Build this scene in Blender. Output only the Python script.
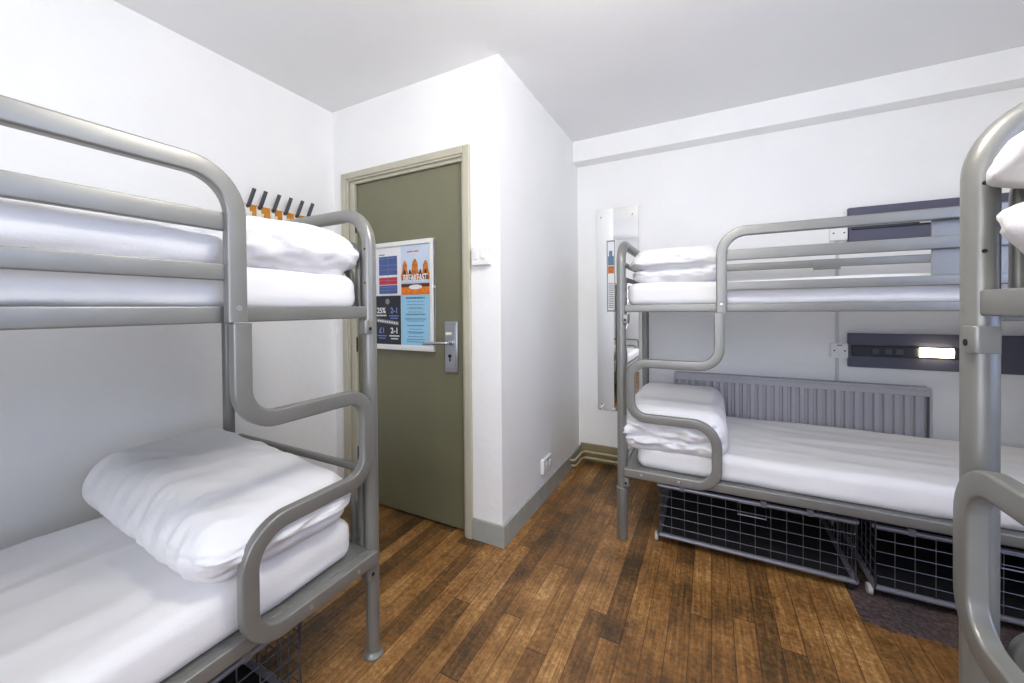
import bpy, bmesh, math, random
from mathutils import Vector, Matrix, noise

for o in list(bpy.data.objects):
    bpy.data.objects.remove(o)
SC = bpy.context.scene
COL = SC.collection
PI = math.pi

# ------------------------------------------------------------------ camera
F_PX = 393.42
cam_data = bpy.data.cameras.new('camera')
cam_data.sensor_fit = 'HORIZONTAL'
cam_data.sensor_width = 36.0
cam_data.lens = 36.0 * F_PX / 1024.0
cam_data.shift_x = (512 - 499.71) / 1024.0
cam_data.shift_y = (311.78 - 341.5) / 1024.0
cam_data.clip_start = 0.02
cam = bpy.data.objects.new('camera', cam_data)
COL.objects.link(cam)
R_ = Vector((0.88142653, 0.47224572, -0.00844059))
U_ = Vector((0.00300783, 0.01225789, 0.99992035))
Fw = Vector((-0.47231157, 0.88138171, -0.00938399))
rot = Matrix((R_, U_, -Fw)).transposed()
cam.matrix_world = Matrix.Translation((0, 0, 1.2)) @ rot.to_4x4()
SC.camera = cam

# ------------------------------------------------------------------ view and light
SC.view_settings.view_transform = 'Standard'
SC.view_settings.look = 'None'
SC.view_settings.gamma = 1.0
SC.view_settings.use_curve_mapping = False
SC.view_settings.exposure = 0.0
SC.cycles.max_bounces = 10
SC.cycles.diffuse_bounces = 7
SC.cycles.sample_clamp_indirect = 6.0

world = bpy.data.worlds.new('daylight')
SC.world = world
world.use_nodes = True
bg = world.node_tree.nodes['Background']
bg.inputs[0].default_value = (0.55, 0.72, 1.0, 1)
bg.inputs[1].default_value = 1.5

def area_light(name, loc, direction, sx, sy, watts, color, shape='RECTANGLE'):
    d = bpy.data.lights.new(name, 'AREA')
    d.shape = shape
    d.size = sx
    d.size_y = sy
    d.energy = watts
    d.color = color
    o = bpy.data.objects.new(name, d)
    COL.objects.link(o)
    o.location = loc
    o.rotation_euler = Vector(direction).to_track_quat('-Z', 'Y').to_euler()
    return o

LAMP = (-0.08, 0.78)          # pendant globe lamp; its own glow is set with its builder
LAMP_STRENGTH = 49.0
area_light('window_daylight', (1.63, 0.35, 1.55), (-1, 0, -0.05), 1.5, 1.2, 24, (0.48, 0.60, 1.0))
area_light('rear_window_daylight', (-0.25, -1.53, 1.4), (0, 1, 0), 1.5, 1.5, 32, (0.93, 0.94, 1.0))

# ------------------------------------------------------------------ materials
def lin(c):
    c = c / 255.0
    return c / 12.92 if c <= 0.04045 else ((c + 0.055) / 1.055) ** 2.4

def rgb(r, g, b):
    return (lin(r), lin(g), lin(b), 1.0)

def mat(name, col, rough=0.6, metal=0.0, var=0.0, scale=20.0, bump=0.0, bscale=60.0, emit=None, spec=None, coat=0.0):
    m = bpy.data.materials.new(name)
    m.use_nodes = True
    nt = m.node_tree
    b = nt.nodes['Principled BSDF']
    b.inputs['Base Color'].default_value = col
    b.inputs['Roughness'].default_value = rough
    b.inputs['Metallic'].default_value = metal
    if spec is not None:
        b.inputs['Specular IOR Level'].default_value = spec
    if coat:
        b.inputs['Coat Weight'].default_value = coat
        b.inputs['Coat Roughness'].default_value = 0.15
    if emit:
        b.inputs['Emission Color'].default_value = emit[0]
        b.inputs['Emission Strength'].default_value = emit[1]
    tc = nt.nodes.new('ShaderNodeTexCoord')
    if var > 0:
        n = nt.nodes.new('ShaderNodeTexNoise')
        n.inputs['Scale'].default_value = scale
        n.inputs['Detail'].default_value = 5
        nt.links.new(tc.outputs['Object'], n.inputs['Vector'])
        r = nt.nodes.new('ShaderNodeValToRGB')
        r.color_ramp.elements[0].position = 0.3
        r.color_ramp.elements[1].position = 0.7
        lo = [max(0, c * (1 - var)) for c in col[:3]]
        hi = [min(1, c * (1 + var)) for c in col[:3]]
        r.color_ramp.elements[0].color = (*lo, 1)
        r.color_ramp.elements[1].color = (*hi, 1)
        nt.links.new(n.outputs['Fac'], r.inputs['Fac'])
        nt.links.new(r.outputs['Color'], b.inputs['Base Color'])
    if bump > 0:
        n2 = nt.nodes.new('ShaderNodeTexNoise')
        n2.inputs['Scale'].default_value = bscale
        n2.inputs['Detail'].default_value = 6
        nt.links.new(tc.outputs['Object'], n2.inputs['Vector'])
        bp = nt.nodes.new('ShaderNodeBump')
        bp.inputs['Strength'].default_value = bump
        bp.inputs['Distance'].default_value = 0.01
        nt.links.new(n2.outputs['Fac'], bp.inputs['Height'])
        nt.links.new(bp.outputs['Normal'], b.inputs['Normal'])
    return m

def floor_material():
    m = bpy.data.materials.new('worn_stained_boards')
    m.use_nodes = True
    nt = m.node_tree
    L = nt.links.new
    b = nt.nodes['Principled BSDF']
    tc = nt.nodes.new('ShaderNodeTexCoord')
    sp = nt.nodes.new('ShaderNodeSeparateXYZ')
    L(tc.outputs['Object'], sp.inputs[0])
    def math_(op, a, bb=None, c=None):
        n = nt.nodes.new('ShaderNodeMath')
        n.operation = op
        for i, v in enumerate((a, bb, c)):
            if v is None:
                continue
            if isinstance(v, (int, float)):
                n.inputs[i].default_value = v
            else:
                L(v, n.inputs[i])
        return n.outputs[0]
    W = 0.072
    bx = math_('DIVIDE', sp.outputs['X'], W)
    bi = math_('FLOOR', bx)
    fx = math_('FRACT', bx)
    wn = nt.nodes.new('ShaderNodeTexWhiteNoise')
    wn.noise_dimensions = '1D'
    L(bi, wn.inputs['W'])
    off = math_('MULTIPLY', wn.outputs['Value'], 3.7)
    by = math_('DIVIDE', math_('ADD', sp.outputs['Y'], off), 1.15)
    yi = math_('FLOOR', by)
    fy = math_('FRACT', by)
    cmb = nt.nodes.new('ShaderNodeCombineXYZ')
    L(bi, cmb.inputs[0]); L(yi, cmb.inputs[1])
    wn2 = nt.nodes.new('ShaderNodeTexWhiteNoise')
    wn2.noise_dimensions = '2D'
    L(cmb.outputs[0], wn2.inputs['Vector'])
    # grain stretched along the boards, shifted per board
    gv = nt.nodes.new('ShaderNodeCombineXYZ')
    L(math_('MULTIPLY', sp.outputs['X'], 95.0), gv.inputs[0])
    L(math_('ADD', math_('MULTIPLY', sp.outputs['Y'], 5.0), math_('MULTIPLY', wn2.outputs['Value'], 40.0)), gv.inputs[1])
    gn = nt.nodes.new('ShaderNodeTexNoise')
    gn.inputs['Scale'].default_value = 1.0
    gn.inputs['Detail'].default_value = 7
    gn.inputs['Roughness'].default_value = 0.65
    L(gv.outputs[0], gn.inputs['Vector'])
    # worn patches
    pn = nt.nodes.new('ShaderNodeTexNoise')
    pn.inputs['Scale'].default_value = 2.4
    pn.inputs['Detail'].default_value = 9
    pn.inputs['Roughness'].default_value = 0.68
    L(tc.outputs['Object'], pn.inputs['Vector'])
    fn = nt.nodes.new('ShaderNodeTexNoise')
    fn.inputs['Scale'].default_value = 55
    fn.inputs['Detail'].default_value = 6
    fn.inputs['Roughness'].default_value = 0.75
    L(tc.outputs['Object'], fn.inputs['Vector'])
    s = math_('MULTIPLY', wn2.outputs['Value'], 0.20)
    s = math_('MULTIPLY_ADD', gn.outputs['Fac'], 0.50, s)
    s = math_('MULTIPLY_ADD', pn.outputs['Fac'], 0.85, s)
    s = math_('MULTIPLY_ADD', fn.outputs['Fac'], 0.55, s)
    s = math_('MULTIPLY_ADD', math_('SUBTRACT', s, 1.03), 1.30, 0.52)
    rp = nt.nodes.new('ShaderNodeValToRGB')
    cr = rp.color_ramp
    cr.elements[0].position = 0.18
    cr.elements[0].color = rgb(46, 34, 20)
    cr.elements[1].position = 0.86
    cr.elements[1].color = rgb(204, 164, 108)
    e = cr.elements.new(0.38); e.color = rgb(86, 63, 36)
    e = cr.elements.new(0.54); e.color = rgb(126, 88, 46)
    e = cr.elements.new(0.70); e.color = rgb(162, 118, 66)
    L(s, rp.inputs['Fac'])
    # seams
    ex = math_('MINIMUM', fx, math_('SUBTRACT', 1.0, fx))
    gx = math_('LESS_THAN', ex, math_('MULTIPLY', fn.outputs['Fac'], 0.036))
    ey = math_('LESS_THAN', fy, 0.0035)
    gap = math_('MULTIPLY', math_('MAXIMUM', gx, ey), 0.72)
    mx = nt.nodes.new('ShaderNodeMix')
    mx.data_type = 'RGBA'
    L(gap, mx.inputs['Factor'])
    L(rp.outputs['Color'], mx.inputs['A'])
    mx.inputs['B'].default_value = rgb(30, 20, 12)
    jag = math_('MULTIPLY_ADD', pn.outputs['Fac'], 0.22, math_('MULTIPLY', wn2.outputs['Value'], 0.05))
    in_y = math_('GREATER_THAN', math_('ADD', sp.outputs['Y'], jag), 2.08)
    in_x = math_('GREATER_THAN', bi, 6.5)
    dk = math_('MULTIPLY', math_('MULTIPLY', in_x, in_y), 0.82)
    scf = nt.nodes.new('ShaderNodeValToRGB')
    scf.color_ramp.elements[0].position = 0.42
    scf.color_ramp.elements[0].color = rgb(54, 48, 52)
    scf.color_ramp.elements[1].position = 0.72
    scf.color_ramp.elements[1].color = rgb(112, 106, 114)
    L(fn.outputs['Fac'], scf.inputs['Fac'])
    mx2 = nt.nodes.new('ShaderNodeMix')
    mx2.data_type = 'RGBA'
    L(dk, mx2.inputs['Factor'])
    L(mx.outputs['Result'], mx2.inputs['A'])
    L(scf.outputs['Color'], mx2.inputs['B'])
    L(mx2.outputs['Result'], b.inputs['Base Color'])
    rr = nt.nodes.new('ShaderNodeMapRange')
    L(pn.outputs['Fac'], rr.inputs['Value'])
    rr.inputs['To Min'].default_value = 0.30
    rr.inputs['To Max'].default_value = 0.62
    L(rr.outputs['Result'], b.inputs['Roughness'])
    hb = math_('SUBTRACT', math_('MULTIPLY', gn.outputs['Fac'], 0.35), gap)
    bp = nt.nodes.new('ShaderNodeBump')
    bp.inputs['Strength'].default_value = 0.25
    bp.inputs['Distance'].default_value = 0.004
    L(hb, bp.inputs['Height'])
    L(bp.outputs['Normal'], b.inputs['Normal'])
    return m

M = {}
M['wall'] = mat('white_wall_paint', rgb(244, 244, 242), 0.75, var=0.02, scale=3, bump=0.25, bscale=22)
M['ceiling'] = mat('ceiling_paint', rgb(238, 238, 238), 0.85, var=0.015, scale=2, bump=0.15, bscale=18)
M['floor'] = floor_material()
M['skirt_grey'] = mat('grey_skirting_paint', rgb(168, 171, 165), 0.4, var=0.08, scale=12, bump=0.05)
M['skirt_olive'] = mat('olive_skirting_paint', rgb(140, 130, 98), 0.45, var=0.1, scale=10)
M['pipe'] = mat('cream_pipe_paint', rgb(190, 172, 130), 0.35)
M['door'] = mat('olive_door_paint', rgb(118, 117, 92), 0.42, var=0.04, scale=6, bump=0.05, bscale=90)
M['frame'] = mat('beige_gloss_paint', rgb(188, 184, 164), 0.35, var=0.04, scale=9)
M['metal'] = mat('grey_metallic_paint', rgb(136, 136, 132), 0.36, metal=0.40, var=0.06, scale=8)
M['bolt'] = mat('zinc_bolt', rgb(190, 190, 190), 0.3, metal=0.9)
M['hole'] = mat('dark_bolt_hole', rgb(18, 18, 18), 0.8)
M['cotton'] = mat('white_cotton', rgb(236, 236, 238), 0.9, bump=0.12, bscale=220, spec=0.2)
M['sheet'] = mat('white_sheet', rgb(238, 237, 237), 0.9, bump=0.08, bscale=180, spec=0.2)
M['deck'] = mat('bed_deck_steel', rgb(70, 70, 72), 0.6)
M['wire'] = mat('cage_wire', rgb(98, 98, 104), 0.35, metal=0.6)
M['cage'] = mat('cage_frame_steel', rgb(132, 132, 140), 0.4, metal=0.4)
M['cage_shade'] = mat('cage_inner_shade', rgb(22, 22, 26), 0.8)
M['wheel'] = mat('pale_plastic', rgb(186, 186, 178), 0.5)
M['radiator'] = mat('grey_radiator_paint', rgb(178, 176, 180), 0.45)
M['mirror'] = mat('mirror_glass', rgb(248, 250, 248), 0.02, metal=1.0)
M['chrome'] = mat('brushed_steel', rgb(196, 198, 204), 0.28, metal=0.9)
M['white_plastic'] = mat('white_plastic', rgb(236, 236, 232), 0.35)
M['conduit'] = mat('conduit_plastic', rgb(206, 206, 204), 0.45)
M['panel'] = mat('slate_panel', rgb(84, 84, 100), 0.5)
M['black'] = mat('black_plastic', rgb(24, 24, 28), 0.35)
M['lamp'] = mat('lit_lens', rgb(255, 245, 220), 0.4, emit=((1.0, 0.86, 0.62, 1), 14.0))
M['ceil_lamp'] = mat('lit_lamp_globe', rgb(255, 250, 240), 0.4, emit=((1.0, 0.94, 0.84, 1), LAMP_STRENGTH))
M['orange_wood'] = mat('orange_varnished_pine', rgb(200, 132, 40), 0.35, var=0.18, scale=14)
M['hook_dark'] = mat('dark_grey_hook', rgb(74, 76, 80), 0.4, metal=0.4)
M['hook_white'] = mat('white_hook', rgb(235, 235, 225), 0.4)
M['dark_metal'] = mat('dark_bronze', rgb(70, 58, 46), 0.5, metal=0.5)
M['paper'] = mat('white_paper', rgb(240, 240, 242), 0.5)
M['p_blue'] = mat('print_blue', rgb(76, 98, 152), 0.5, var=0.1, scale=60)
M['p_red'] = mat('print_red', rgb(206, 54, 58), 0.5)
M['p_orange'] = mat('print_orange', rgb(238, 128, 34), 0.5, var=0.25, scale=45)
M['p_amber'] = mat('print_amber', rgb(206, 120, 40), 0.5, var=0.5, scale=90)
M['p_brown'] = mat('print_brown', rgb(96, 40, 24), 0.5)
M['p_sky'] = mat('print_pale_sky', rgb(206, 222, 240), 0.5)
M['p_dark'] = mat('print_charcoal', rgb(44, 48, 56), 0.5)
M['p_cyan'] = mat('print_light_blue', rgb(158, 212, 240), 0.5)
M['p_ink'] = mat('print_ink', rgb(96, 124, 150), 0.5)
M['p_white'] = mat('print_white', rgb(245, 245, 245), 0.5)
M['p_lav'] = mat('print_periwinkle', rgb(128, 146, 206), 0.5)
M['p_grey'] = mat('print_grey', rgb(140, 142, 146), 0.5)
M['glass'] = mat('window_glass', rgb(240, 246, 255), 0.02, spec=0.5)
M['glass'].node_tree.nodes['Principled BSDF'].inputs['Transmission Weight'].default_value = 1.0

# ------------------------------------------------------------------ mesh helpers
class MB:
    def __init__(self):
        self.v = []
        self.f = []
    def add(self, vs, fs):
        n = len(self.v)
        self.v += [tuple(p) for p in vs]
        self.f += [tuple(i + n for i in q) for q in fs]
    def box(self, a, b):
        x0, x1 = sorted((a[0], b[0])); y0, y1 = sorted((a[1], b[1])); z0, z1 = sorted((a[2], b[2]))
        self.add([(x0, y0, z0), (x1, y0, z0), (x1, y1, z0), (x0, y1, z0), (x0, y0, z1), (x1, y0, z1), (x1, y1, z1), (x0, y1, z1)],
                 [(0, 3, 2, 1), (4, 5, 6, 7), (0, 1, 5, 4), (1, 2, 6, 5), (2, 3, 7, 6), (3, 0, 4, 7)])
    def sweep(self, path, prof, normal=None, closed=False):
        """sweep a closed 2D profile along a path; a fixed plane normal keeps the profile square in a planar path"""
        P = [Vector(p) for p in path]
        n = len(P)
        k = len(prof)
        vs = []
        prevN = None
        for i in range(n):
            if closed:
                t = (P[(i + 1) % n] - P[i - 1]).normalized()
            elif i == 0:
                t = (P[1] - P[0]).normalized()
            elif i == n - 1:
                t = (P[-1] - P[-2]).normalized()
            else:
                t = ((P[i + 1] - P[i]).normalized() + (P[i] - P[i - 1]).normalized()).normalized()
            if normal is not None:
                N = Vector(normal)
            else:
                if prevN is None:
                    N = Vector((0, 0, 1)) if abs(t.z) < 0.9 else Vector((1, 0, 0))
                else:
                    N = prevN
                N = (N - t * N.dot(t)).normalized()
                prevN = N
            B = N.cross(t).normalized()
            for a, b in prof:
                vs.append(P[i] + B * a + N * b)
        fs = []
        m = n if closed else n - 1
        for i in range(m):
            for j in range(k):
                a = i * k + j; b = i * k + (j + 1) % k
                c = ((i + 1) % n) * k + (j + 1) % k; d = ((i + 1) % n) * k + j
                fs.append((a, b, c, d))
        if not closed:
            fs.append(tuple(range(k - 1, -1, -1)))
            fs.append(tuple((n - 1) * k + j for j in range(k)))
        self.add(vs, fs)
    def tube(self, path, r, seg=14, closed=False):
        self.sweep(path, [(r * math.cos(2 * PI * j / seg), r * math.sin(2 * PI * j / seg)) for j in range(seg)], None, closed)
    def lathe(self, c, prof, seg=20, axis='z'):
        vs = []
        for r, h in prof:
            for j in range(seg):
                t = 2 * PI * j / seg
                a, b = r * math.cos(t), r * math.sin(t)
                p = {'z': (a, b, h), 'y': (a, h, b), 'x': (h, a, b)}[axis]
                vs.append((c[0] + p[0], c[1] + p[1], c[2] + p[2]))
        fs = []
        for i in range(len(prof) - 1):
            for j in range(seg):
                fs.append((i * seg + j, i * seg + (j + 1) % seg, (i + 1) * seg + (j + 1) % seg, (i + 1) * seg + j))
        fs.append(tuple(range(seg - 1, -1, -1)))
        fs.append(tuple((len(prof) - 1) * seg + j for j in range(seg)))
        self.add(vs, fs)
    def build(self, name, material, parent=None, bevel=0.0, loc=None, smooth=True, angle=35):
        me = bpy.data.meshes.new(name)
        me.from_pydata(self.v, [], self.f)
        bm = bmesh.new()
        bm.from_mesh(me)
        bmesh.ops.recalc_face_normals(bm, faces=bm.faces)
        bm.to_mesh(me)
        bm.free()
        me.materials.append(material)
        if smooth:
            me.shade_smooth()
            me.set_sharp_from_angle(angle=math.radians(angle))
        o = bpy.data.objects.new(name, me)
        COL.objects.link(o)
        if parent is not None:
            o.parent = parent
        if loc is not None:
            o.location = loc
        if bevel > 0:
            md = o.modifiers.new('bevel', 'BEVEL')
            md.width = bevel
            md.segments = 2
            md.limit_method = 'ANGLE'
            md.angle_limit = math.radians(40)
        return o

def fillet(pts, radii, n=9):
    P = [Vector(p) for p in pts]
    if not isinstance(radii, (list, tuple)):
        radii = [radii] * (len(P) - 2)
    out = [P[0]]
    for i in range(1, len(P) - 1):
        a = (P[i - 1] - P[i]).normalized(); b = (P[i + 1] - P[i]).normalized()
        ang = a.angle(b)
        r = radii[i - 1]
        d = r / math.tan(ang / 2)
        c = P[i] + (a + b).normalized() * (r / math.sin(ang / 2))
        s = P[i] + a * d - c
        e = P[i] + b * d - c
        tot = s.angle(e)
        ax = s.cross(e).normalized()
        for k in range(n + 1):
            q = s.copy()
            q.rotate(Matrix.Rotation(tot * k / n, 3, ax))
            out.append(c + q)
    out.append(P[-1])
    return out

def rrect(w, h, r, n=3):
    """rounded rectangle profile, w along the in-plane side, h along the plane normal"""
    out = []
    for cx, cy, a0 in ((w / 2 - r, h / 2 - r, 0), (-w / 2 + r, h / 2 - r, 90), (-w / 2 + r, -h / 2 + r, 180), (w / 2 - r, -h / 2 + r, 270)):
        for k in range(n + 1):
            a = math.radians(a0 + 90 * k / n)
            out.append((cx + r * math.cos(a), cy + r * math.sin(a)))
    return out

def empty(name, loc, rz=0.0):
    o = bpy.data.objects.new(name, None)
    o.empty_display_size = 0.1
    COL.objects.link(o)
    o.location = loc
    o.rotation_euler = (0, 0, rz)
    return o

def tag(o, label, cat, group=None):
    o['label'] = label
    o['category'] = cat
    if group:
        o['group'] = group
    return o

def struct(o):
    o['kind'] = 'structure'
    return o

def copy_tree(o, parent=None):
    c = o.copy()
    COL.objects.link(c)
    if parent is not None:
        c.parent = parent
    for ch in [k for k in COL.objects if k.parent == o]:
        copy_tree(ch, c)
    return c

def text_part(body, size, name, material, parent, loc, sx=1.0, align='CENTER', depth=0.0006, rz=0.0):
    cu = bpy.data.curves.new(name, 'FONT')
    cu.body = body
    cu.size = size
    cu.align_x = align
    cu.align_y = 'CENTER'
    cu.extrude = depth
    cu.offset = size * 0.022
    tmp = bpy.data.objects.new(name, cu)
    COL.objects.link(tmp)
    dg = bpy.context.evaluated_depsgraph_get()
    me = bpy.data.meshes.new_from_object(tmp.evaluated_get(dg))
    bpy.data.objects.remove(tmp)
    # stand the lettering up in the XZ plane facing -Y
    me.transform(Matrix.Translation(loc) @ Matrix.Rotation(rz, 4, 'Y') @ Matrix.Rotation(PI / 2, 4, 'X') @ Matrix.Diagonal((sx, 1, 1, 1)))
    me.materials.clear()
    me.materials.append(material)
    o = bpy.data.objects.new(name, me)
    COL.objects.link(o)
    o.parent = parent
    return o

# ------------------------------------------------------------------ the room
XL, XR = -2.132, 1.66
YD, YB, YR = 1.732, 3.04, -1.55
XB = -0.922
H = 2.461
T = 0.12

def slab(name, a, b, m, bevel=0.0):
    mb = MB()
    mb.box(a, b)
    return struct(mb.build(name, m, bevel=bevel, smooth=False))

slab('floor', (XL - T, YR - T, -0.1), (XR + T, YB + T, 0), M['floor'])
slab('ceiling', (XL - T, YR - T, H), (XR + T, YB + T, H + 0.1), M['ceiling'])
slab('wall_left', (XL - T, YR - T, 0), (XL, YD + T, H), M['wall'])
slab('wall_back', (XB, YB, 0), (XR + T, YB + T, H), M['wall'])
slab('wall_return', (XB - T, YD + 0.10, 0), (XB, YB + T, H), M['wall'])

# wall with the doorway
DX0, DX1, DZ = -2.005, -1.128, 2.008      # opening
mb = MB()
mb.box((XL, YD, 0), (DX0, YD + 0.10, H))
mb.box((DX1, YD, 0), (XB, YD + 0.10, H))
mb.box((DX0, YD, DZ), (DX1, YD + 0.10, H))
struct(mb.build('wall_door', M['wall'], smooth=False))
# landing side closing wall behind the door leaf
slab('wall_landing', (XL - T, YD + 0.10, 0), (XB - T, YD + 0.16, H), M['wall'])

def wall_with_window(name, axis, pos, lo, hi, w0, w1, z0, z1):
    mb = MB()
    def bx(a0, a1, b0, b1):
        if axis == 'x':
            mb.box((pos, a0, b0), (pos + T, a1, b1))
        else:
            mb.box((a0, pos - T, b0), (a1, pos, b1))
    bx(lo, w0, 0, H); bx(w1, hi, 0, H); bx(w0, w1, 0, z0); bx(w0, w1, z1, H)
    return struct(mb.build(name, M['wall'], smooth=False))

wall_with_window('wall_right', 'x', XR, YR - T, YB, -0.45, 1.15, 0.9, 2.2)
wall_with_window('wall_rear', 'y', YR, XL, XR, -1.05, 0.55, 0.6, 2.2)

def window(n, axis, pos, a0, a1, z0, z1):
    """white sash window: frame with a middle bar, two panes and a sill"""
    w = empty('window_%d' % n, (pos if axis == 'x' else (a0 + a1) / 2, (a0 + a1) / 2 if axis == 'x' else pos, z0))
    struct(w)
    hw, hh = (a1 - a0) / 2, z1 - z0
    def put(mb, u0, u1, d0, d1, v0, v1):
        if axis == 'x':
            mb.box((d0, u0, v0), (d1, u1, v1))
        else:
            mb.box((u0, -d1, v0), (u1, -d0, v1))
    f = MB()
    for u0, u1, v0, v1 in ((-hw, -hw + .06, 0, hh), (hw - .06, hw, 0, hh), (-hw + .06, hw - .06, 0, .06), (-hw + .06, hw - .06, hh - .06, hh), (-hw + .06, hw - .06, hh / 2 - .025, hh / 2 + .025)):
        put(f, u0, u1, .05, .10, v0, v1)
    f.build('window_frame', M['white_plastic'], w, smooth=False)
    for v0, v1 in ((.06, hh / 2 - .025), (hh / 2 + .025, hh - .06)):
        p = MB()
        put(p, -hw + .06, hw - .06, .072, .078, v0, v1)
        p.build('pane', M['glass'], w, smooth=False)
    s = MB()
    put(s, -hw + .001, hw - .001, -.02, .05, 0, .02)
    s.build('window_sill', M['white_plastic'], w, smooth=False)

window(1, 'x', XR, -0.45, 1.15, 0.9, 2.2)
window(2, 'y', YR, -1.05, 0.55, 0.6, 2.2)

# downstand beam over the radiator wall
slab('trim_1', (XB, 2.915, 2.302), (XR, YB, H), M['wall'], bevel=0.006)

# skirtings
slab('baseboard_door', (-1.092, YD - 0.012, 0), (XB + 0.014, YD, 0.112), M['skirt_grey'], bevel=0.004)
slab('baseboard_return', (XB, YD, 0), (XB + 0.014, YB, 0.112), M['skirt_grey'], bevel=0.004)
slab('baseboard_back', (XB + 0.014, YB - 0.016, 0), (XR, YB, 0.135), M['skirt_olive'], bevel=0.004)
slab('baseboard_left', (XL, YR, 0), (XL + 0.014, YD, 0.112), M['skirt_grey'], bevel=0.004)

# heating pipes along the corner
def pipe(z, y0, off, label, nm='heating_pipe'):
    mb = MB()
    mb.tube(fillet([(XB + 0.012, y0, z), (XB + 0.045 + off, y0, z), (XB + 0.045 + off, 2.995 - off, z), (-0.1, 2.995 - off, z), (-0.1, 2.995 - off, 0.16)], [.02, .04, .02]), 0.0085, 10)
    o = mb.build(nm, M['pipe'])
    return tag(o, label, 'pipe', 'heating pipes in the corner')
pipe(0.082, 2.775, 0.0, 'upper of two cream heating pipes along the skirting in the far corner')
pipe(0.036, 2.795, 0.0, 'lower of two cream heating pipes, nearest the floor in the far corner')

# ------------------------------------------------------------------ door
LX0, LX1 = -1.945, -1.146
door = empty('door_1', ((LX0 + LX1) / 2, YD, 0))
struct(door)
dcx = (LX0 + LX1) / 2
mb = MB()
mb.box((LX0 - dcx, 0.022, 0.012), (LX1 - dcx, 0.064, 1.975))
mb.build('door_leaf', M['door'], door, bevel=0.003)
# frame: stepped door_lining and architrave, three sides, mitred as one sweep each
def frame_sweep(x0, x1, zt, w, y0, y1, wr=None, wt=None):
    wr = wr or w
    wt = wt or w
    m2 = MB()
    m2.box((x0 - dcx, y0, 0), (x0 + w - dcx, y1, zt))
    m2.box((x1 - wr - dcx, y0, 0), (x1 - dcx, y1, zt))
    m2.box((x0 + w - dcx, y0, zt - wt), (x1 - wr - dcx, y1, zt))
    return m2
frame_sweep(-2.042, -1.092, 2.046, 0.040, -0.020, 0.0).build('architrave', M['frame'], door, bevel=0.005)
frame_sweep(-2.020, -1.114, 2.024, 0.030, -0.011, 0.002).build('architrave_step', M['frame'], door, bevel=0.004)
frame_sweep(-2.003, -1.130, 2.006, 0.056, 0.004, 0.021, 0.017, 0.030).build('door_stop', M['frame'], door, bevel=0.003)
frame_sweep(-2.003, -1.130, 2.006, 0.055, 0.022, 0.095, 0.013, 0.028).build('door_lining', M['frame'], door)
# lock plate with lever
mb = MB()
mb.box((-1.276 - dcx, 0.008, 0.852), (-1.190 - dcx, 0.0215, 1.130))
lp = mb.build('lock_plate', M['chrome'], door, bevel=0.006)
mb = MB()
mb.box((-1.266 - dcx, 0.004, 0.874), (-1.200 - dcx, 0.0085, 1.108))
mb.build('plate_face', M['chrome'], lp, bevel=0.004)
mb = MB()
mb.lathe((-1.222 - dcx, 0, 1.018), [(0.016, 0.006), (0.016, -0.004), (0.011, -0.006), (0.011, -0.04)], 18, 'y')
mb.tube(fillet([(-1.222 - dcx, -0.034, 1.018), (-1.222 - dcx, -0.048, 1.018), (-1.25 - dcx, -0.05, 1.016), (-1.375 - dcx, -0.05, 1.010)], [.008, .012]), 0.0085, 12)
mb.build('lever', M['chrome'], lp)
mb = MB()
mb.lathe((-1.235 - dcx, 0, 0.945), [(0.009, 0.006), (0.009, -0.003)], 16, 'y')
mb.box((-1.2375 - dcx, -0.001, 0.915), (-1.2325 - dcx, 0.006, 0.935))
mb.build('keyhole', M['black'], lp)
mb = MB()
mb.box((-1.262 - dcx, 0.001, 1.058), (-1.225 - dcx, 0.005, 1.072))
mb.build('indicator', M['white_plastic'], lp)
for z in (0.98, 0.30, 1.72):
    mb = MB()
    mb.lathe((LX0 - 0.004 - dcx, 0.012, 0), [(0.007, z - 0.045), (0.007, z + 0.045)], 10)
    mb.build('hinge', M['dark_metal'], door)
for z0, z1 in ((0.90, 1.00), (1.24, 1.30)):
    mb = MB()
    mb.box((-1.1475 - dcx, 0.002, z0), (-1.141 - dcx, 0.0215, z1))
    mb.build('strike_plate', M['dark_metal'], door)

# ------------------------------------------------------------------ notice board on the door
NB = empty('notice_board', (-1.577, YD + 0.021, 0.962))
tag(NB, 'white framed notice board with four posters, hung on the olive door', 'notice board')
BW, BH = 0.468, 0.628
mb = MB()
mb.box((-BW / 2, -0.012, 0), (BW / 2, 0, BH))
mb.build('backboard', M['paper'], NB)
mb = MB()
for a, b in (((-BW / 2, 0), (-BW / 2 + .022, BH)), ((BW / 2 - .022, 0), (BW / 2, BH)), ((-BW / 2 + .022, 0), (BW / 2 - .022, .026)), ((-BW / 2 + .022, BH - .026), (BW / 2 - .022, BH))):
    mb.box((a[0], -0.024, a[1]), (b[0], -0.0, b[1]))
mb.build('frame', M['white_plastic'], NB, bevel=0.003)
mb = MB()
mb.lathe((BW / 2 + 0.0005, -0.012, 0.36), [(0.008, -0.004), (0.008, 0.006)], 12, 'x')
mb.build('catch', M['white_plastic'], NB)
def sheet(x0, x1, z0, z1, m, name, parent, y=-0.0135, t=0.0012):
    s = MB()
    s.box((x0, y, z0), (x1, y + t, z1))
    return s.build(name, m, parent, smooth=False)
px0, pxm, px1 = -0.208, -0.004, 0.208
pz0, pzm, pz1 = 0.030, 0.318, 0.600
Y1, Y2, Y3 = -0.0146, -0.0152, -0.0158
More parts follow.
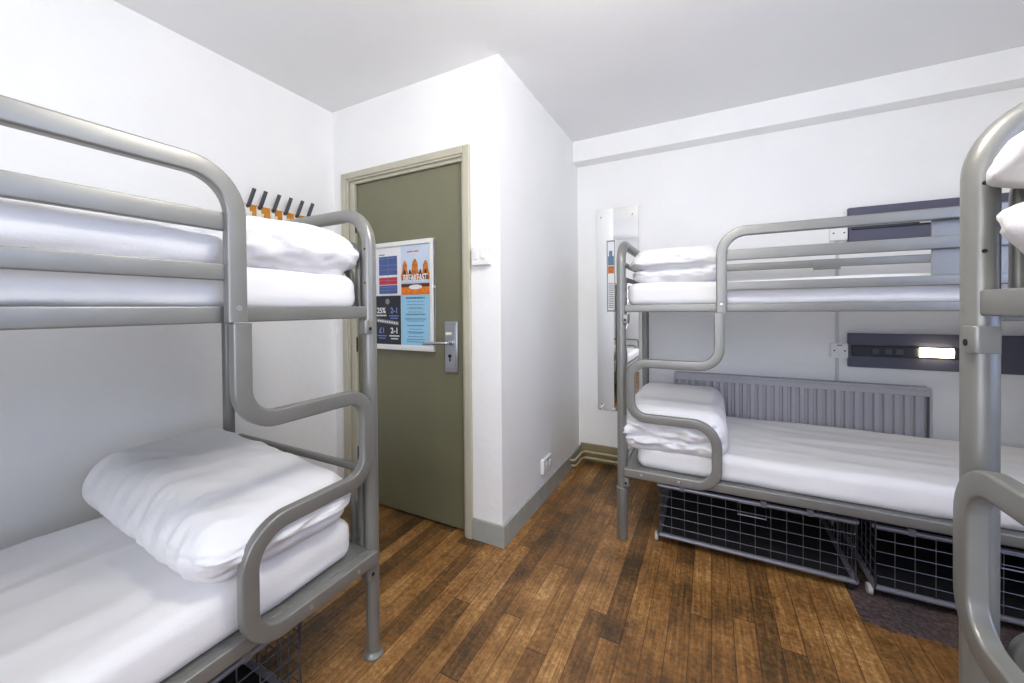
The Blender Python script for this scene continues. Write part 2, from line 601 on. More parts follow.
# timetable poster
p = sheet(px0, pxm - .006, pzm, pz1, M['paper'], 'timetable_poster', NB)
p['label'] = 'white poster with blue and red table'
tb = MB(); rd = MB(); ln = MB()
bx0, bx1 = px0 + .036, pxm - .026
zs = [0.548, 0.506, 0.463, 0.42]
tb.box((bx0, Y1, .438), (bx1, Y1 + .001, .548))
tb.box((bx0, Y1, .328), (bx1, Y1 + .001, .378))
rd.box((bx0, Y1, .382), (bx1, Y1 + .001, .424))
tb.build('blue_table', M['p_blue'], p, smooth=False)
rd.build('red_rows', M['p_red'], p, smooth=False)
for z in (.534, .495, .468, .405, .366, .348):
    ln.box((bx0, Y2, z), (bx1, Y2 + .0005, z + .002))
ln.box(((bx0 + bx1) / 2 - .001, Y2, .328), ((bx0 + bx1) / 2 + .001, Y2 + .0005, .548))
ln.build('table_lines', M['p_lav'], p, smooth=False)
hd = MB(); hd.box((bx0, Y1, .556), (bx0 + .045, Y1 + .001, .562)); hd.build('heading', M['p_ink'], p, smooth=False)
# breakfast poster
p = sheet(pxm + .004, px1, pzm, pz1, M['p_sky'], 'breakfast_poster', NB)
p['label'] = 'orange and pale blue breakfast poster'
hd = MB(); hd.box((.046, Y1, .560), (.086, Y1 + .001, .568)); hd.box((.092, Y1, .560), (.130, Y1 + .001, .568)); hd.build('heading', M['p_orange'], p, smooth=False)
def flame(cx, w, z0, z1):
    s = MB()
    vs = []
    N = 14
    for k in range(N):
        t = k / (N - 1)
        hw = w * (0.5 + 0.10 * math.sin(9 * t)) * (1 - t ** 3) + 0.002
        vs.append((cx - hw, z0 + (z1 - z0) * t)); vs.append((cx + hw, z0 + (z1 - z0) * t))
    pts = [(x, Y1, z) for x, z in vs] + [(x, Y1 + .001, z) for x, z in vs]
    fs = []
    n2 = len(vs)
    for k in range(N - 1):
        a = 2 * k
        fs += [(a, a + 1, a + 3, a + 2), (n2 + a, n2 + a + 2, n2 + a + 3, n2 + a + 1), (a, a + 2, n2 + a + 2, n2 + a), (a + 1, n2 + a + 1, n2 + a + 3, a + 3)]
    fs += [(0, n2, n2 + 1, 1), (n2 - 2, n2 - 1, 2 * n2 - 1, 2 * n2 - 2)]
    s.add(pts, fs)
    return s
for cx, w, z1 in ((.028, .046, .515), (.102, .056, .523), (.178, .048, .510)):
    flame(cx, w, .402, z1).build('food_picture', M['p_amber'], p, smooth=False)
for cx in (.026, .066, .142, .180):
    flame(cx, .018, .402, .462).build('dark_picture', M['p_brown'], p, smooth=False)
s = MB(); s.box((.001, Y1, pzm + .001), (px1 - .001, Y1 + .001, .362)); s.build('orange_band', M['p_orange'], p, smooth=False)
s = MB(); s.box((.001, Y1, .362), (px1 - .001, Y1 + .001, .382)); s.build('brown_band', M['p_brown'], p, smooth=False)
s = MB(); s.lathe((.106, Y2, .362), [(0.001, 0.0006), (.048, .0005), (.048, 0)], 24, 'y'); so = s.build('plate_picture', M['p_white'], p, smooth=False)
so.scale = (1, 1, 0.28); so.location = (0, 0, .362 * 0.72)
text_part('BREAKFAST', .056, 'lettering', M['p_white'], p, (.104, Y3, .412), sx=0.60)
# offers poster
p = sheet(px0, pxm - .002, pz0, pzm - .002, M['p_dark'], 'offers_poster', NB)
p['label'] = 'charcoal poster of offers'
s = MB(); s.lathe((-.108, Y1, .282), [(0.001, 0), (.014, .0003), (.017, .001)], 18, 'y'); s.build('emblem', M['p_grey'], p, smooth=False)
text_part('25%', .046, 'lettering', M['p_white'], p, (-.157, Y1, .228), sx=0.9)
text_part('2-1', .046, 'lettering', M['p_lav'], p, (-.055, Y1, .228), sx=1.0)
text_part('£1', .046, 'lettering', M['p_lav'], p, (-.153, Y1, .110), sx=1.0)
text_part('2-1', .046, 'lettering', M['p_white'], p, (-.055, Y1, .110), sx=1.0)
for x0, x1, z0, z1, mm in ((-.195, -.115, .196, .204, 'p_white'), (-.095, -.018, .194, .201, 'p_lav'), (-.085, -.026, .180, .187, 'p_lav'), (-.190, -.115, .076, .083, 'p_lav'), (-.178, -.125, .062, .068, 'p_lav'), (-.095, -.016, .076, .084, 'p_white'), (-.082, -.026, .060, .067, 'p_white')):
    s = MB()
    n = 7
    for k in range(n):
        a = x0 + (x1 - x0) * k / n
        s.box((a, Y1, z0), (a + (x1 - x0) / n * .72, Y1 + .001, z1))
    s.build('small_print', M[mm], p, smooth=False)
s = MB(); s.add([(-.192, Y1, .160), (-.022, Y1, .142), (-.022, Y1, .164), (-.192, Y1, .182), (-.192, Y1 + .001, .160), (-.022, Y1 + .001, .142), (-.022, Y1 + .001, .164), (-.192, Y1 + .001, .182)],
                [(0, 1, 2, 3), (7, 6, 5, 4), (0, 4, 5, 1), (1, 5, 6, 2), (2, 6, 7, 3), (3, 7, 4, 0)])
s.build('banner', M['p_grey'], p, smooth=False)
s = MB()
for k in range(9):
    a = -.186 + k * .018
    s.add([(a, Y2, .166 - k * .0019), (a + .012, Y2, .165 - k * .0019), (a + .012, Y2, .173 - k * .0019), (a, Y2, .174 - k * .0019)], [(0, 1, 2, 3)])
s.build('small_print', M['p_white'], p, smooth=False)
# information sheet
p = sheet(pxm + .002, px1, pz0, pzm - .002, M['p_cyan'], 'information_sheet', NB)
p['label'] = 'light blue sheet of printed lines'
s = MB()
random.seed(5)
for z, w, h in ((.300, .135, .010), (.280, .12, .003), (.262, .13, .003), (.246, .09, .003), (.238, .125, .003), (.220, .11, .003), (.206, .14, .007), (.184, .15, .003), (.176, .15, .003), (.168, .12, .003), (.143, .12, .006), (.122, .09, .003), (.106, .12, .005), (.098, .10, .003), (.080, .11, .003), (.064, .13, .004), (.05, .13, .004)):
    x = .104 - w / 2
    while x < .104 + w / 2:
        ww = random.uniform(.006, .02)
        s.box((x, Y1, z - h / 2), (min(x + ww, .104 + w / 2), Y1 + .001, z + h / 2))
        x += ww + .003
s.build('printed_lines', M['p_ink'], p, smooth=False)

# ------------------------------------------------------------------ fittings on the walls
def switch_plate(name, loc, w, h, d, rz, label, cat, rockers, ports=False):
    e = empty(name, loc, rz)
    tag(e, label, cat)
    mb = MB(); mb.box((-w / 2, -d, 0), (w / 2, 0, h))
    mb.build('face_plate', M['white_plastic'], e, bevel=0.004)
    for k in range(rockers):
        x = (k - (rockers - 1) / 2) * w * 0.42
        m2 = MB(); m2.box((x - .011, -d - .004, h / 2 - .018), (x + .011, -d + .001, h / 2 + .018))
        m2.build('rocker', M['white_plastic'], e, bevel=0.002)
    if ports:
        for x0, x1, za, zb in ((-w * .3 - .004, -w * .3 + .004, h * .5 - .004, h * .5 + .004), (w * .3 - .004, w * .3 + .004, h * .5 - .004, h * .5 + .004), (-.012, .012, h * .84, h * .90)):
            m2 = MB()
            m2.box((x0, -d - .001, za), (x1, -d + .001, zb))
            m2.build('slot', M['dark_metal'], e)
    return e
switch_plate('light_switch', (-1.022, YD, 1.418), 0.098, 0.092, 0.034, 0, 'white two gang light switch on the wall right of the door', 'light switch', 2)
switch_plate('wall_socket', (XB, 2.31, 0.175), 0.145, 0.088, 0.02, PI / 2, 'white wall socket low on the return wall just above the grey skirting', 'socket', 2, True)
sp = switch_plate('fused_spur', (0.675, YB, 0.887), 0.082, 0.086, 0.03, 0, 'white fused spur at the left end of the lower bedside panel', 'socket', 0, True)
sp2 = switch_plate('fused_spur', (0.672, YB, 1.585), 0.082, 0.086, 0.03, 0, 'white fused spur by the upper dark panel, seen behind the guard rail', 'socket', 0, True)
mb = MB(); mb.box((0.662, YB - .012, 0.973), (0.676, YB, 1.585)); mb.box((0.662, YB - .012, 0.136), (0.676, YB, 0.887))
tag(mb.build('cable_conduit', M['conduit']), 'thin white cable conduit running down the wall behind the far bunk', 'conduit')

def headboard_panel(name, z, label, lit):
    e = empty(name, (0.716, YB, z))
    tag(e, label, 'panel', 'bedside panels on the radiator wall')
    mb = MB(); mb.box((0, -.035, 0), (0.86, 0, 0.197))
    mb.build('panel_board', M['panel'], e, bevel=0.002)
    mb = MB(); mb.box((0.012, -.045, 0.066), (0.30, -.034, 0.128)); mb.box((0.30, -.041, 0.066), (0.455, -.034, 0.128))
    st = mb.build('black_strip', M['black'], e, bevel=0.003)
    for x in (.10, .155, .20):
        m2 = MB()
        m2.box((x, -.0475, .082), (x + .03, -.045, .112))
        m2.build('switch', M['hook_dark'], st, bevel=0.001)
    mb = MB()
    mb.sweep([(0.296, -.05, .099), (0.425, -.05, .099)], rrect(.05, .026, .012, 4), (0, 1, 0))
    mb.build('reading_lamp', M['lamp'] if lit else M['white_plastic'], e)
    mb = MB(); mb.box((0.470, -.043, .062), (0.545, -.034, .136))
    mb.build('white_socket', M['white_plastic'], e, bevel=0.003)
    return e
headboard_panel('bedside_panel', 0.838, 'slate bedside panel with lit reading lamp, above the radiator', True)
headboard_panel('bedside_panel', 1.572, 'slate bedside panel high behind the upper guard rail of the far bunk', False)

# mirror
e = empty('wall_mirror', (-0.617, YB, 0.415))
tag(e, 'tall narrow frameless mirror screwed to the wall beside the far bunk', 'mirror')
mb = MB(); mb.box((-.152, -.012, 0), (.152, -.006, 1.53))
mb.build('glass', M['mirror'], e, smooth=False)
mb = MB(); mb.box((-.150, -.0055, .002), (.150, 0, 1.528))
mb.build('backing', M['hook_dark'], e, smooth=False)
for x in (-.12, .11):
    for z in (.04, 1.47):
        mb = MB(); mb.lathe((x, -.012, z), [(.007, 0.001), (.006, -.003)], 12, 'y')
        mb.build('screw', M['bolt'], e)
e = empty('poster_reflection', (-0.664, YB - .0125, 1.165))  # reflection of a poster, built as a thin card on the glass
tag(e, 'poster reflection built as a narrow card with picture and grey text on the mirror', 'poster_reflection')
mb = MB(); mb.box((-.03, -.004, 0), (.03, 0, .54)); mb.build('backing_card', M['p_grey'], e, smooth=False)
mb = MB(); mb.box((-.022, -.0055, .012), (.026, -.004, .528)); mb.build('paper', M['paper'], e, smooth=False)
mb = MB(); mb.box((-.02, -.0065, .35), (.024, -.0054, .42)); mb.box((-.012, -.0068, .40), (.012, -.0054, .46)); mb.build('picture', M['p_ink'], e, smooth=False)
mb = MB(); mb.box((-.02, -.0065, .29), (.024, -.0054, .345)); mb.build('picture', M['p_amber'], e, smooth=False)
mb = MB()
for k in range(14):
    mb.box((-.018, -.0062, .03 + k * .014), (.022, -.0054, .036 + k * .014))
mb.build('printed_lines', M['p_grey'], e, smooth=False)

# radiator
e = empty('radiator', (0.415, 2.965, 0.15))
tag(e, 'grey ribbed panel radiator on the wall behind the far bunk', 'radiator')
hw = 0.635
mb = MB()
n = 29
prof = []
for k in range(n):
    x = -hw + .02 + (2 * hw - .04) * k / n
    p_ = (2 * hw - .04) / n
    prof += [(x, 0.0), (x + p_ * .5, 0.0), (x + p_ * .62, .014), (x + p_ * .88, .014)]
prof.append((hw - .02, 0.0))
vs = []
for z in (0.03, 0.56):
    for x, y in prof:
        vs.append((x, y, z))
for z in (0.03, 0.56):
    vs += [(hw - .02, .022, z), (-hw + .02, .022, z)]
k = len(prof)
fs = [(i, i + 1, k + i + 1, k + i) for i in range(k - 1)]
fs += [(k - 1, 2 * k, 2 * k + 2, 2 * k - 1), (2 * k, 2 * k + 1, 2 * k + 3, 2 * k + 2), (2 * k + 1, 0, k, 2 * k + 3)]
fs.append(tuple(range(k)) + (2 * k, 2 * k + 1)); fs.append(tuple(range(k, 2 * k)) + (2 * k + 2, 2 * k + 3))
mb.add(vs, fs)
mb.build('ribbed_panel', M['radiator'], e, smooth=False)
mb = MB()
mb.box((-hw + .005, -.002, .55), (hw - .005, .012, .585)); mb.box((-hw + .005, -.002, 0), (hw - .005, .012, .032))
mb.build('seam_edge', M['radiator'], e, bevel=0.004)
mb = MB()
mb.box((-hw, .0, .575), (hw, .006, .598)); mb.box((-hw, .054, .575), (hw, .060, .598))
for k in range(40):
    x = -hw + .02 + k * (2 * hw - .04) / 39
    mb.box((x - .003, .005, .585), (x + .003, .055, .595))
mb.build('top_grille', M['radiator'], e, smooth=False)
for s in (-1, 1):
    mb = MB(); mb.box((s * hw - .006, .004, .02), (s * hw + .006, .058, .59)); mb.build('side_cover', M['radiator'], e, bevel=0.003)

# coat rack
e = empty('coat_rack', (XL, 1.36, 1.685))
tag(e, 'orange wooden coat rack with six grey prong hooks on the left wall', 'coat rack')
mb = MB(); mb.box((0, -.235, 0), (.02, .215, .068)); mb.build('board', M['orange_wood'], e, bevel=0.004)
for y in (-.178, -.118, -.044, .024, .094, .160):
    mb = MB()
    mb.box((.02, y - .012, .008), (.026, y + .012, .062))
    hk = mb.build('hook', M['hook_white'], e, bevel=0.002)
    m2 = MB()
    m2.tube(fillet([(.024, y, .054), (.036, y, .056), (.062, y + .016, .142)], [.008]), .0095, 10)
    m2.build('prong', M['hook_dark'], hk)
    m3 = MB()
    m3.tube(fillet([(.024, y, .040), (.030, y, .006), (.052, y, .000), (.058, y, .022)], [.008, .010]), .006, 10)
    m3.build('lower_prong', M['hook_white'], hk)

# pendant lamp (above the photographer)
e = empty('pendant_lamp', (LAMP[0], LAMP[1], H))
tag(e, 'white globe pendant lamp hanging above the middle of the floor', 'lamp')
mb = MB(); mb.lathe((0, 0, 0), [(.05, 0), (.05, -.02), (.012, -.03), (.006, -.04), (.006, -.14), (.03, -.15), (.03, -.18)], 24); mb.build('ceiling_rose', M['white_plastic'], e)
mb = MB(); mb.lathe((0, 0, -.29), [(.14 * math.sin(PI * k / 16) + .001, .14 * math.cos(PI * k / 16)) for k in range(17)], 28); mb.build('globe', M['ceil_lamp'], e)

# ------------------------------------------------------------------ bunk beds
BL, BWD = 1.95, 0.85          # post to post
def bunk(name, loc, rz, s, label, foot, BWD=BWD, slat_z=1.420, slat_h=.048, gz=1.535, rail_z=1.190, rail_h=.040):
    """s=+1: the bed runs inward along +Y of its own frame, s=-1 mirrored.  l: along the bed from the near end post, d: inward from the front"""
    e = empty(name, loc, rz)
    tag(e, label, 'bunk bed', 'metal bunk beds')
    met = M['metal']
    def P(l, d, z):
        return (l, s * d, z)
    NY = (0, 1, 0)
    NX = (1, 0, 0)
    # the two end frames: round tube inverted U
    for k, l in enumerate((0.0, BL)):
        mb = MB()
        zb = 0.0
        mb.tube(fillet([P(l, 0, zb), P(l, 0, 1.532), P(l, BWD, 1.532), P(l, BWD, zb)], [0.115, 0.115], 12), 0.0232, 20)
        fr = mb.build('end_frame', met, e)
        for d in (0, BWD):
            m2 = MB()
            if foot == 'flange':
                m2.lathe(P(l, d, 0), [(.034, 0.0), (.034, .008), (.027, .014), (.0245, .02)], 20)
                m2.build('foot_cap', met, fr)
            else:
                m2.lathe(P(l, d, 0), [(.026, 0.0), (.0275, .004), (.0275, .245), (.0295, .247), (.0295, .268), (.024, .272)], 20)
                m2.build('leg_sleeve', met, fr)
        for z in (1.405, 1.29):
            m2 = MB()
            c = P(l, 0, z)
            sg = 1 if k == 0 else -1
            m2.lathe((c[0] + sg * .0222, c[1] - s * .004, z), [(.0035, 0), (.0035, .0016)], 10, 'x')
            m2.build('bolt_hole', M['hole'], fr)
        # nested inverted-U guards inside the end frame, for both beds
        for zt, zl in ((1.44, 1.20), (0.655, 0.372)):
            for dz, off in ((0, .048), (-.105, .088)):
                m2 = MB()
                zz = zt - .014 + (dz if zt < 1 else dz * .75)
                m2.sweep(fillet([P(l, off, zl), P(l, off, zz), P(l, BWD - off, zz), P(l, BWD - off, zl)], [.045, .045], 8), rrect(.026, .022, .008), NX)
                m2.build('end_guard', met, e)
    # side rails and decks
    for zc, zd in ((1.190, 1.198), (0.357, 0.372)):
        for d in (0.004, BWD - 0.004):
            mb = MB()
            zr, hr = (rail_z, rail_h) if zc > 1 else (zc, .040)
            mb.sweep([P(.016, d, zr), P(BL - .016, d, zr)], rrect(hr, .026, .004), NY)
            mb.build('side_rail', met, e)
        for l in (.0, BL):
            mb = MB()
            mb.sweep([P(l, .018, zc), P(l, BWD - .018, zc)], rrect(.038, .026, .004), NX)
            mb.build('end_rail', met, e)
        mb = MB()
        mb.box(P(.015, .004, zd - .004), P(BL - .015, BWD - .004, zd + .002))
        mb.build('deck', M['deck'] if zc > 1 else met, e)
        for l in (0.026, BL - .026):
            for d in (0.002,):
                mb = MB()
                sg = 1 if l < 1 else -1
                # bent bracket under the rail
                mb.sweep(fillet([P(l - sg * .014, d - .026, zc - .05), P(l + sg * .012, d - .026, zc - .05), P(l + sg * .012, d + .006, zc - .05)], [.008], 5), rrect(.004, .046, .0015), (0, 0, 1))
                br = mb.build('bracket', met, e)
                m2 = MB()
                c = P(l - sg * .004, d - .0285, zc - .056)
                m2.lathe(c, [(.006, -.001), (.006, .001)], 10, 'y')
                m2.build('bolt_hole', M['hole'], br)
    # upper guard, front: bent tube that runs on down as the ladder
    LV, LS = 0.450, 0.430
    DS = -0.030
    pr = rrect(.043, .029, .0055, 4)
    mb = MB()
    mb.sweep(fillet([P(LV, DS, 1.172), P(LV, DS, gz), P(1.42, DS, gz), P(1.42, DS, 1.176)], [.10, .10], 10), pr, NY)
    g = mb.build('guard_rail', met, e)
    for l in (LV, 1.42):
        m2 = MB(); m2.lathe(P(l, DS - .014, 1.205), [(.0075, .002), (.0075, -.002), (.004, -.0035)], 12, 'y'); m2.build('bolt', M['bolt'], g)
    for z, hh in ((slat_z, slat_h), (1.290, .038)):
        mb = MB(); mb.sweep([P(LV + .005, DS + .012, z), P(1.415, DS + .012, z)], rrect(hh, .018, .003), NY)
        mb.build('guard_slat', met, e)
    mb = MB(); mb.box(P(1.142, DS + .022, 1.275), P(1.405, DS + .028, 1.522)); mb.build('guard_plate', met, e)
    # ladder serpentine
    mb = MB()
    LE = 0.049
    mb.sweep(fillet([P(LV - .010, DS, 1.168), P(LV - .010, DS, .920), P(LE, DS, .920), P(LE, DS, .647), P(LS, DS, .647), P(LS, DS, .362), P(.018, DS, .362)],
                    [.085, .075, .075, .10, .085], 10), pr, NY)
    ld = mb.build('step_rail', met, e)
    for l in (.10, .27):
        m2 = MB(); m2.lathe(P(l, DS - .014, .362), [(.0065, .002), (.0065, -.002), (.004, -.0035)], 12, 'y'); m2.build('bolt', M['bolt'], ld)
    # guard rail on the wall side with a joining clamp
    mb = MB(); mb.sweep([P(.018, BWD - .03, 1.444), P(BL - .018, BWD - .03, 1.444)], rrect(.045, .02, .004), NY)
    rg = mb.build('rear_guard_rail', met, e)
    m2 = MB(); m2.sweep([P(.94, BWD - .03, 1.438), P(1.06, BWD - .03, 1.438)], rrect(.058, .03, .004), NY); m2.build('clamp', met, rg)
    return e

LEFT = (-1.038, 0.985)
BACK = (-0.406, 2.089)
RIGHT = (0.414, 1.000)
bunk('bunk_bed', (LEFT[0], LEFT[1], 0), -PI / 2, -1, 'grey metal bunk bed along the left wall, its end by the door', 'flange', .885, 1.410, .043, 1.526)
bunk('bunk_bed', (BACK[0], BACK[1], 0), 0, 1, 'grey metal bunk bed along the far wall in front of the radiator', 'sleeve', .85, 1.431, .048, 1.535, 1.193, .038)
bunk('bunk_bed', (RIGHT[0], RIGHT[1], 0), -PI / 2, 1, 'grey metal bunk bed close by, cut off by the right edge of the photo', 'flange', .85, 1.42, .048, 1.535, 1.202, .044)

# ------------------------------------------------------------------ bedding
def soft(name, size, r=.06, res=.014, folds=(), fold_depth=.03, fold_w=.12, wr=.004, wscale=(9, 9, 9), seed=0, sag=0.0, dome=0.0, material=None, front_wr=0.0, taper=0.0, creases=0.0, shift=0.0, pinch=0.0, face=None, pleats=0.0, closed_end=False):
    """soft rounded block, origin at the centre of its underside; folds = heights (-1..1) of creases running round its sides"""
    hx, hy, hz = size[0] / 2, size[1] / 2, size[2] / 2
    H3 = (hx, hy, hz)
    RR = tuple(min(r, h * .98) for h in H3)
    axes = []
    for h, q in zip(H3, RR):
        inner = h - q
        n = max(2, int(math.ceil(2 * inner / res)))
        n = min(n, 90)
        m = max(4, min(12, int(math.ceil(q * 1.5 / res))))
        pts = [-h + q * (1 - math.tan(PI / 4 * (1 - k / m))) for k in range(m)]
        pts += [-inner + 2 * inner * k / n for k in range(n)]
        pts += [inner] + [h - q * (1 - math.tan(PI / 4 * (k + 1) / m)) for k in range(m)]
        axes.append(pts)
    idx = {}
    out = []
    fs = []
    def get(p):
        q = (round(p[0], 6), round(p[1], 6), round(p[2], 6))
        if q not in idx:
            idx[q] = len(out)
            c = [max(-(H3[i] - RR[i]), min(H3[i] - RR[i], p[i])) for i in range(3)]
            e_ = Vector([(p[i] - c[i]) / RR[i] for i in range(3)])
            e_.normalize()
            out.append(Vector([c[i] + RR[i] * e_[i] for i in range(3)]))
        return idx[q]
    for ax in range(3):
        A, B = axes[(ax + 1) % 3], axes[(ax + 2) % 3]
        for sgn in (-1, 1):
            for i in range(len(A) - 1):
                for j in range(len(B) - 1):
                    quad = []
                    for a, b in ((i, j), (i + 1, j), (i + 1, j + 1), (i, j + 1)):
                        p = [0, 0, 0]
                        p[ax] = sgn * H3[ax]
                        p[(ax + 1) % 3] = A[a]
                        p[(ax + 2) % 3] = B[b]
                        quad.append(get(p))
                    fs.append(quad if sgn > 0 else quad[::-1])
    off = Vector((seed * 7.31, seed * 3.17, seed * 5.77))
    me = bpy.data.meshes.new(name)
    me.from_pydata(out, [], fs)
    bm = bmesh.new()
    bm.from_mesh(me)
    bmesh.ops.recalc_face_normals(bm, faces=bm.faces)
    bm.normal_update()
    nrm = [v.normal.copy() for v in bm.verts]
    for v, n in zip(bm.verts, nrm):
        c = v.co.copy()
        x, y, z = c.x / hx, c.y / hy, c.z / hz
        d = Vector((0, 0, 0))
        horiz = Vector((n.x, n.y, 0))
        hl = horiz.length
        fw = 1.0
        if face is not None:
            fw = max(0.0, n.x * face[0] + n.y * face[1])
            fw = fw * fw
        if folds and hl > .05:
            for f0 in folds:
                t0 = f0 + .16 * noise.noise(Vector((c.x * 5, c.y * 5, f0 * 3)) + off) + .05 * noise.noise(Vector((c.x * 17, c.y * 17, 1)) + off)
                g = math.exp(-((z - t0) / fold_w) ** 2)
                if closed_end:
                    g *= max(0.0, min(1.0, (.92 - x) / .35))
                d -= horiz * g * fold_depth * fw
        if front_wr > 0 and hl > .05:
            w = noise.fractal(Vector((c.x * 13, c.y * 13, c.z * 26)) + off, 1.1, 2.0, 3)
            d += horiz * w * front_wr * fw
        if pleats > 0 and n.y < -.15:
            w = 1 - abs(noise.noise(Vector((c.x * 15 + c.y * 7, c.y * 3, c.z * 5)) + off)) * 3.2
            d += n * max(0, w) * pleats * min(1, -n.y * 1.6)
        w = noise.fractal(Vector((c.x * wscale[0], c.y * wscale[1], c.z * wscale[2])) + off, .9, 2.0, 4)
        w2 = 1 - abs(noise.noise(Vector((c.x * wscale[0] * .5, c.y * wscale[1] * .5, c.z * 4)) + off * 2)) * 2
        d += n * (w * wr + (w2 ** 2 if w2 > 0 else 0) * wr * 1.2)
        if creases > 0 and n.z > .3:
            cw = 1 - abs(noise.noise(Vector((c.x * 3.0 + c.y * 9, c.y * 3.5 - c.x * 9, 2)) + off)) * 3
            d += n * max(cw, 0) ** 2 * creases
        if z > 0:
            d.z += dome * (1 - x * x) * (1 - y * y) * z
            d.z += sag * (noise.noise(Vector((c.x * 2.2, c.y * 2.2, 0)) + off)) * z
        if taper:
            d.z += taper * x * max(z, 0)
        if shift:
            d.y += shift * max(0, min(1, z * 3 + .5)) * max(0, y)
        if pinch:
            d.z -= pinch * (abs(x) ** 6 + abs(y) ** 6) * z
        v.co = c + d
    for v in bm.verts:
        v.co.z += hz
    zmin = min(v.co.z for v in bm.verts)
    for v in bm.verts:
        if v.co.z < 0:
            v.co.z *= .25
    bm.to_mesh(me)
    bm.free()
    me.shade_smooth()
    me.materials.append(material or M['cotton'])
    o = bpy.data.objects.new(name, me)
    COL.objects.link(o)
    return o

def place(o, x, y, z, rz=0.0, label='', cat='', group=None):
    o.location = (x, y, z)
    o.rotation_euler = (0, 0, rz)
    return tag(o, label, cat, group)

MZL, MZU = 0.374, 1.200
G1, G2 = 'mattresses in white sheets', 'folded white duvets at the bed ends'
def mattress(seed, th, L=1.88):
    return soft('mattress', (L, .80, th), r=.042, res=.02, wr=.0045, wscale=(3, 13, 13), seed=seed, sag=.008, material=M['sheet'])
# left bunk
place(mattress(1, .128), -1.456, -0.014, MZL, PI / 2, 'white sheeted mattress on the lower bed of the left bunk', 'mattress', G1)
place(mattress(2, .115), -1.456, 0.012, MZU, PI / 2, 'white sheeted mattress on the upper bed of the left bunk', 'mattress', G1)
o = soft('duvet', (1.46, .80, .08), r=.04, res=.02, wr=.005, wscale=(4, 9, 16), seed=11, sag=.012)
place(o, -1.452, -0.170, MZU + .112, PI / 2, 'white duvet spread along the upper bed of the left bunk behind the guard', 'duvet')
o = soft('folded_duvet', (.81, .425, .140), r=.085, folds=(-.75,), fold_depth=.022, fold_w=.16, wr=.005, wscale=(6, 6, 6), seed=3, dome=.045, sag=.03, front_wr=.016)
place(o, -1.455, 0.772, MZU + .108, 0, 'puffy white folded duvet on the upper bed of the left bunk, below the coat rack', 'duvet', G2)
o = soft('folded_duvet', (.90, .46, .205), r=.10, folds=(-.45,), fold_depth=.024, fold_w=.12, wr=.002, wscale=(7, 3, 6), seed=4, dome=.010, sag=.012, front_wr=.016, creases=.004, pinch=.03, face=(1, 0), pleats=.007, taper=-.022)
place(o, -1.458, 0.705, MZL + .124, -0.05, 'white folded duvet on the lower bed of the left bunk, under the step rail', 'duvet', G2)
# far bunk
place(mattress(5, .125), 0.600, 2.512, MZL, 0, 'white sheeted mattress on the lower bed of the far bunk by the radiator', 'mattress', G1)
place(mattress(6, .118), 0.562, 2.512, MZU, 0, 'white sheeted mattress on the upper bed of the far bunk', 'mattress', G1)
o = soft('folded_duvet', (.43, .75, .178), r=.087, res=.010, folds=(-.15,), fold_depth=.075, fold_w=.13, wr=.003, wscale=(7, 7, 7), seed=7, front_wr=.022, dome=.016, closed_end=True)
place(o, -0.160, 2.485, MZU + .117, 0, 'white duvet folded double on the upper bed of the far bunk, beside the mirror', 'duvet', G2)
o = soft('folded_duvet', (.49, .79, .235), r=.075, res=.010, folds=(-.30,), fold_depth=.030, fold_w=.10, wr=.002, wscale=(6, 6, 6), seed=8, front_wr=.030, face=(-.35, -1), dome=.006, pinch=.010)
place(o, -0.176, 2.470, MZL + .086, 0, 'thick white folded duvet on the lower bed of the far bunk, crumpled edge outward', 'duvet', G2)
# near right bunk
place(mattress(9, .06), 0.835, 0.01, MZU, PI / 2, 'white sheeted mattress on the upper bed of the near right bunk', 'mattress', G1)
place(mattress(10, .125), 0.835, 0.01, MZL, PI / 2, 'white sheeted mattress on the lower bed of the near right bunk', 'mattress', G1)
o = soft('folded_duvet', (.85, .46, .24), r=.11, folds=(.06,), fold_depth=.075, fold_w=.16, wr=.004, wscale=(7, 7, 7), seed=12, front_wr=.014, dome=.01, shift=.075)
place(o, 0.790, 0.690, MZU + .034, 0, 'white folded duvet bulging out of the upper bed of the near right bunk', 'duvet', G2)
o = soft('folded_duvet', (.80, .46, .19), r=.085, folds=(-.3,), fold_depth=.02, fold_w=.12, wr=.004, wscale=(8, 5, 6), seed=13, dome=.02, front_wr=.005)
place(o, 0.835, 0.70, MZL + .118, 0, 'white folded duvet on the lower bed of the near right bunk', 'duvet', G2)

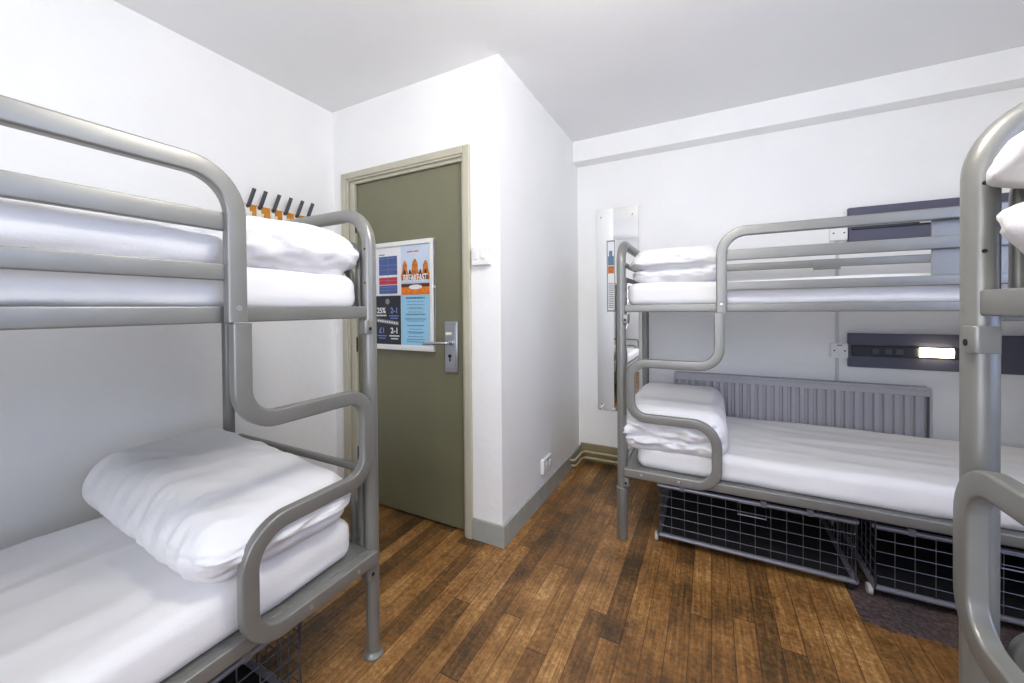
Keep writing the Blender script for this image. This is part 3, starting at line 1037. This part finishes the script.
# ------------------------------------------------------------------ wire storage cages under the beds
def cage(name, loc, rz, W, D, HH, label):
    e = empty(name, loc, rz)
    tag(e, label, 'storage cage', 'wire storage cages under the beds')
    z0 = 0.045
    r = .0115
    mb = MB()
    for y in (0, D):
        mb.tube([(0, y, z0), (W, y, z0), (W, y, HH), (0, y, HH)], r, 10, closed=True)
    for x in (0, W):
        for z in (z0, HH):
            mb.tube([(x, 0, z), (x, D, z)], r, 10)
    mb.build('frame', M['cage'], e)
    mb = MB()
    nx = int(round(W / .06)); nz = 5
    for i in range(1, nx):
        mb.tube([(W * i / nx, -.002, z0), (W * i / nx, -.002, HH)], .0018, 6)
    for j in range(1, nz):
        z = z0 + (HH - z0) * j / nz
        mb.tube([(0, -.005, z), (W, -.005, z)], .0018, 6)
    mb.build('wire_front', M['wire'], e)
    for x in (0, W):
        mb = MB()
        ny = int(round(D / .055))
        for i in range(1, ny):
            mb.tube([(x, D * i / ny, z0), (x, D * i / ny, HH)], .002, 6)
        for j in range(1, nz):
            z = z0 + (HH - z0) * j / nz
            mb.tube([(x, 0, z), (x, D, z)], .002, 6)
        mb.build('wire_side', M['wire'], e)
    mb = MB(); mb.box((.01, .01, z0 - .006), (W - .01, D - .01, z0 - .002)); mb.box((.01, D - .008, z0), (W - .01, D - .004, HH))  # dark base and back sheets stand in for the shade inside the cage
    mb.build('shade_sheet', M['cage_shade'], e, smooth=False)
    for x, mm in ((-.013, 'wheel'), (W - .014, 'black')):
        for y in (.02, D - .06):
            m2 = MB(); m2.lathe((x, y, .0225), [(.008, -.010), (.019, -.009), (.0225, -.005), (.0225, .007), (.010, .009)], 20, 'x')
            m2.build('wheel', M[mm], e)
    m2 = MB()
    hx = W * .52; 
    m2.tube([(hx - .055, -.009, HH - .062), (hx + .055, -.009, HH - .062), (hx + .055, -.009, HH - .006), (hx - .055, -.009, HH - .006)], .003, 6, closed=True)
    m2.build('label_holder', M['cage'], e)
    for x in (W * .14, W * .58, W * .80):
        m2 = MB(); m2.box((x - .012, -.012, HH - .01), (x + .012, .006, HH + .02)); m2.build('clip', M['cage'], e, bevel=0.003)
    return e
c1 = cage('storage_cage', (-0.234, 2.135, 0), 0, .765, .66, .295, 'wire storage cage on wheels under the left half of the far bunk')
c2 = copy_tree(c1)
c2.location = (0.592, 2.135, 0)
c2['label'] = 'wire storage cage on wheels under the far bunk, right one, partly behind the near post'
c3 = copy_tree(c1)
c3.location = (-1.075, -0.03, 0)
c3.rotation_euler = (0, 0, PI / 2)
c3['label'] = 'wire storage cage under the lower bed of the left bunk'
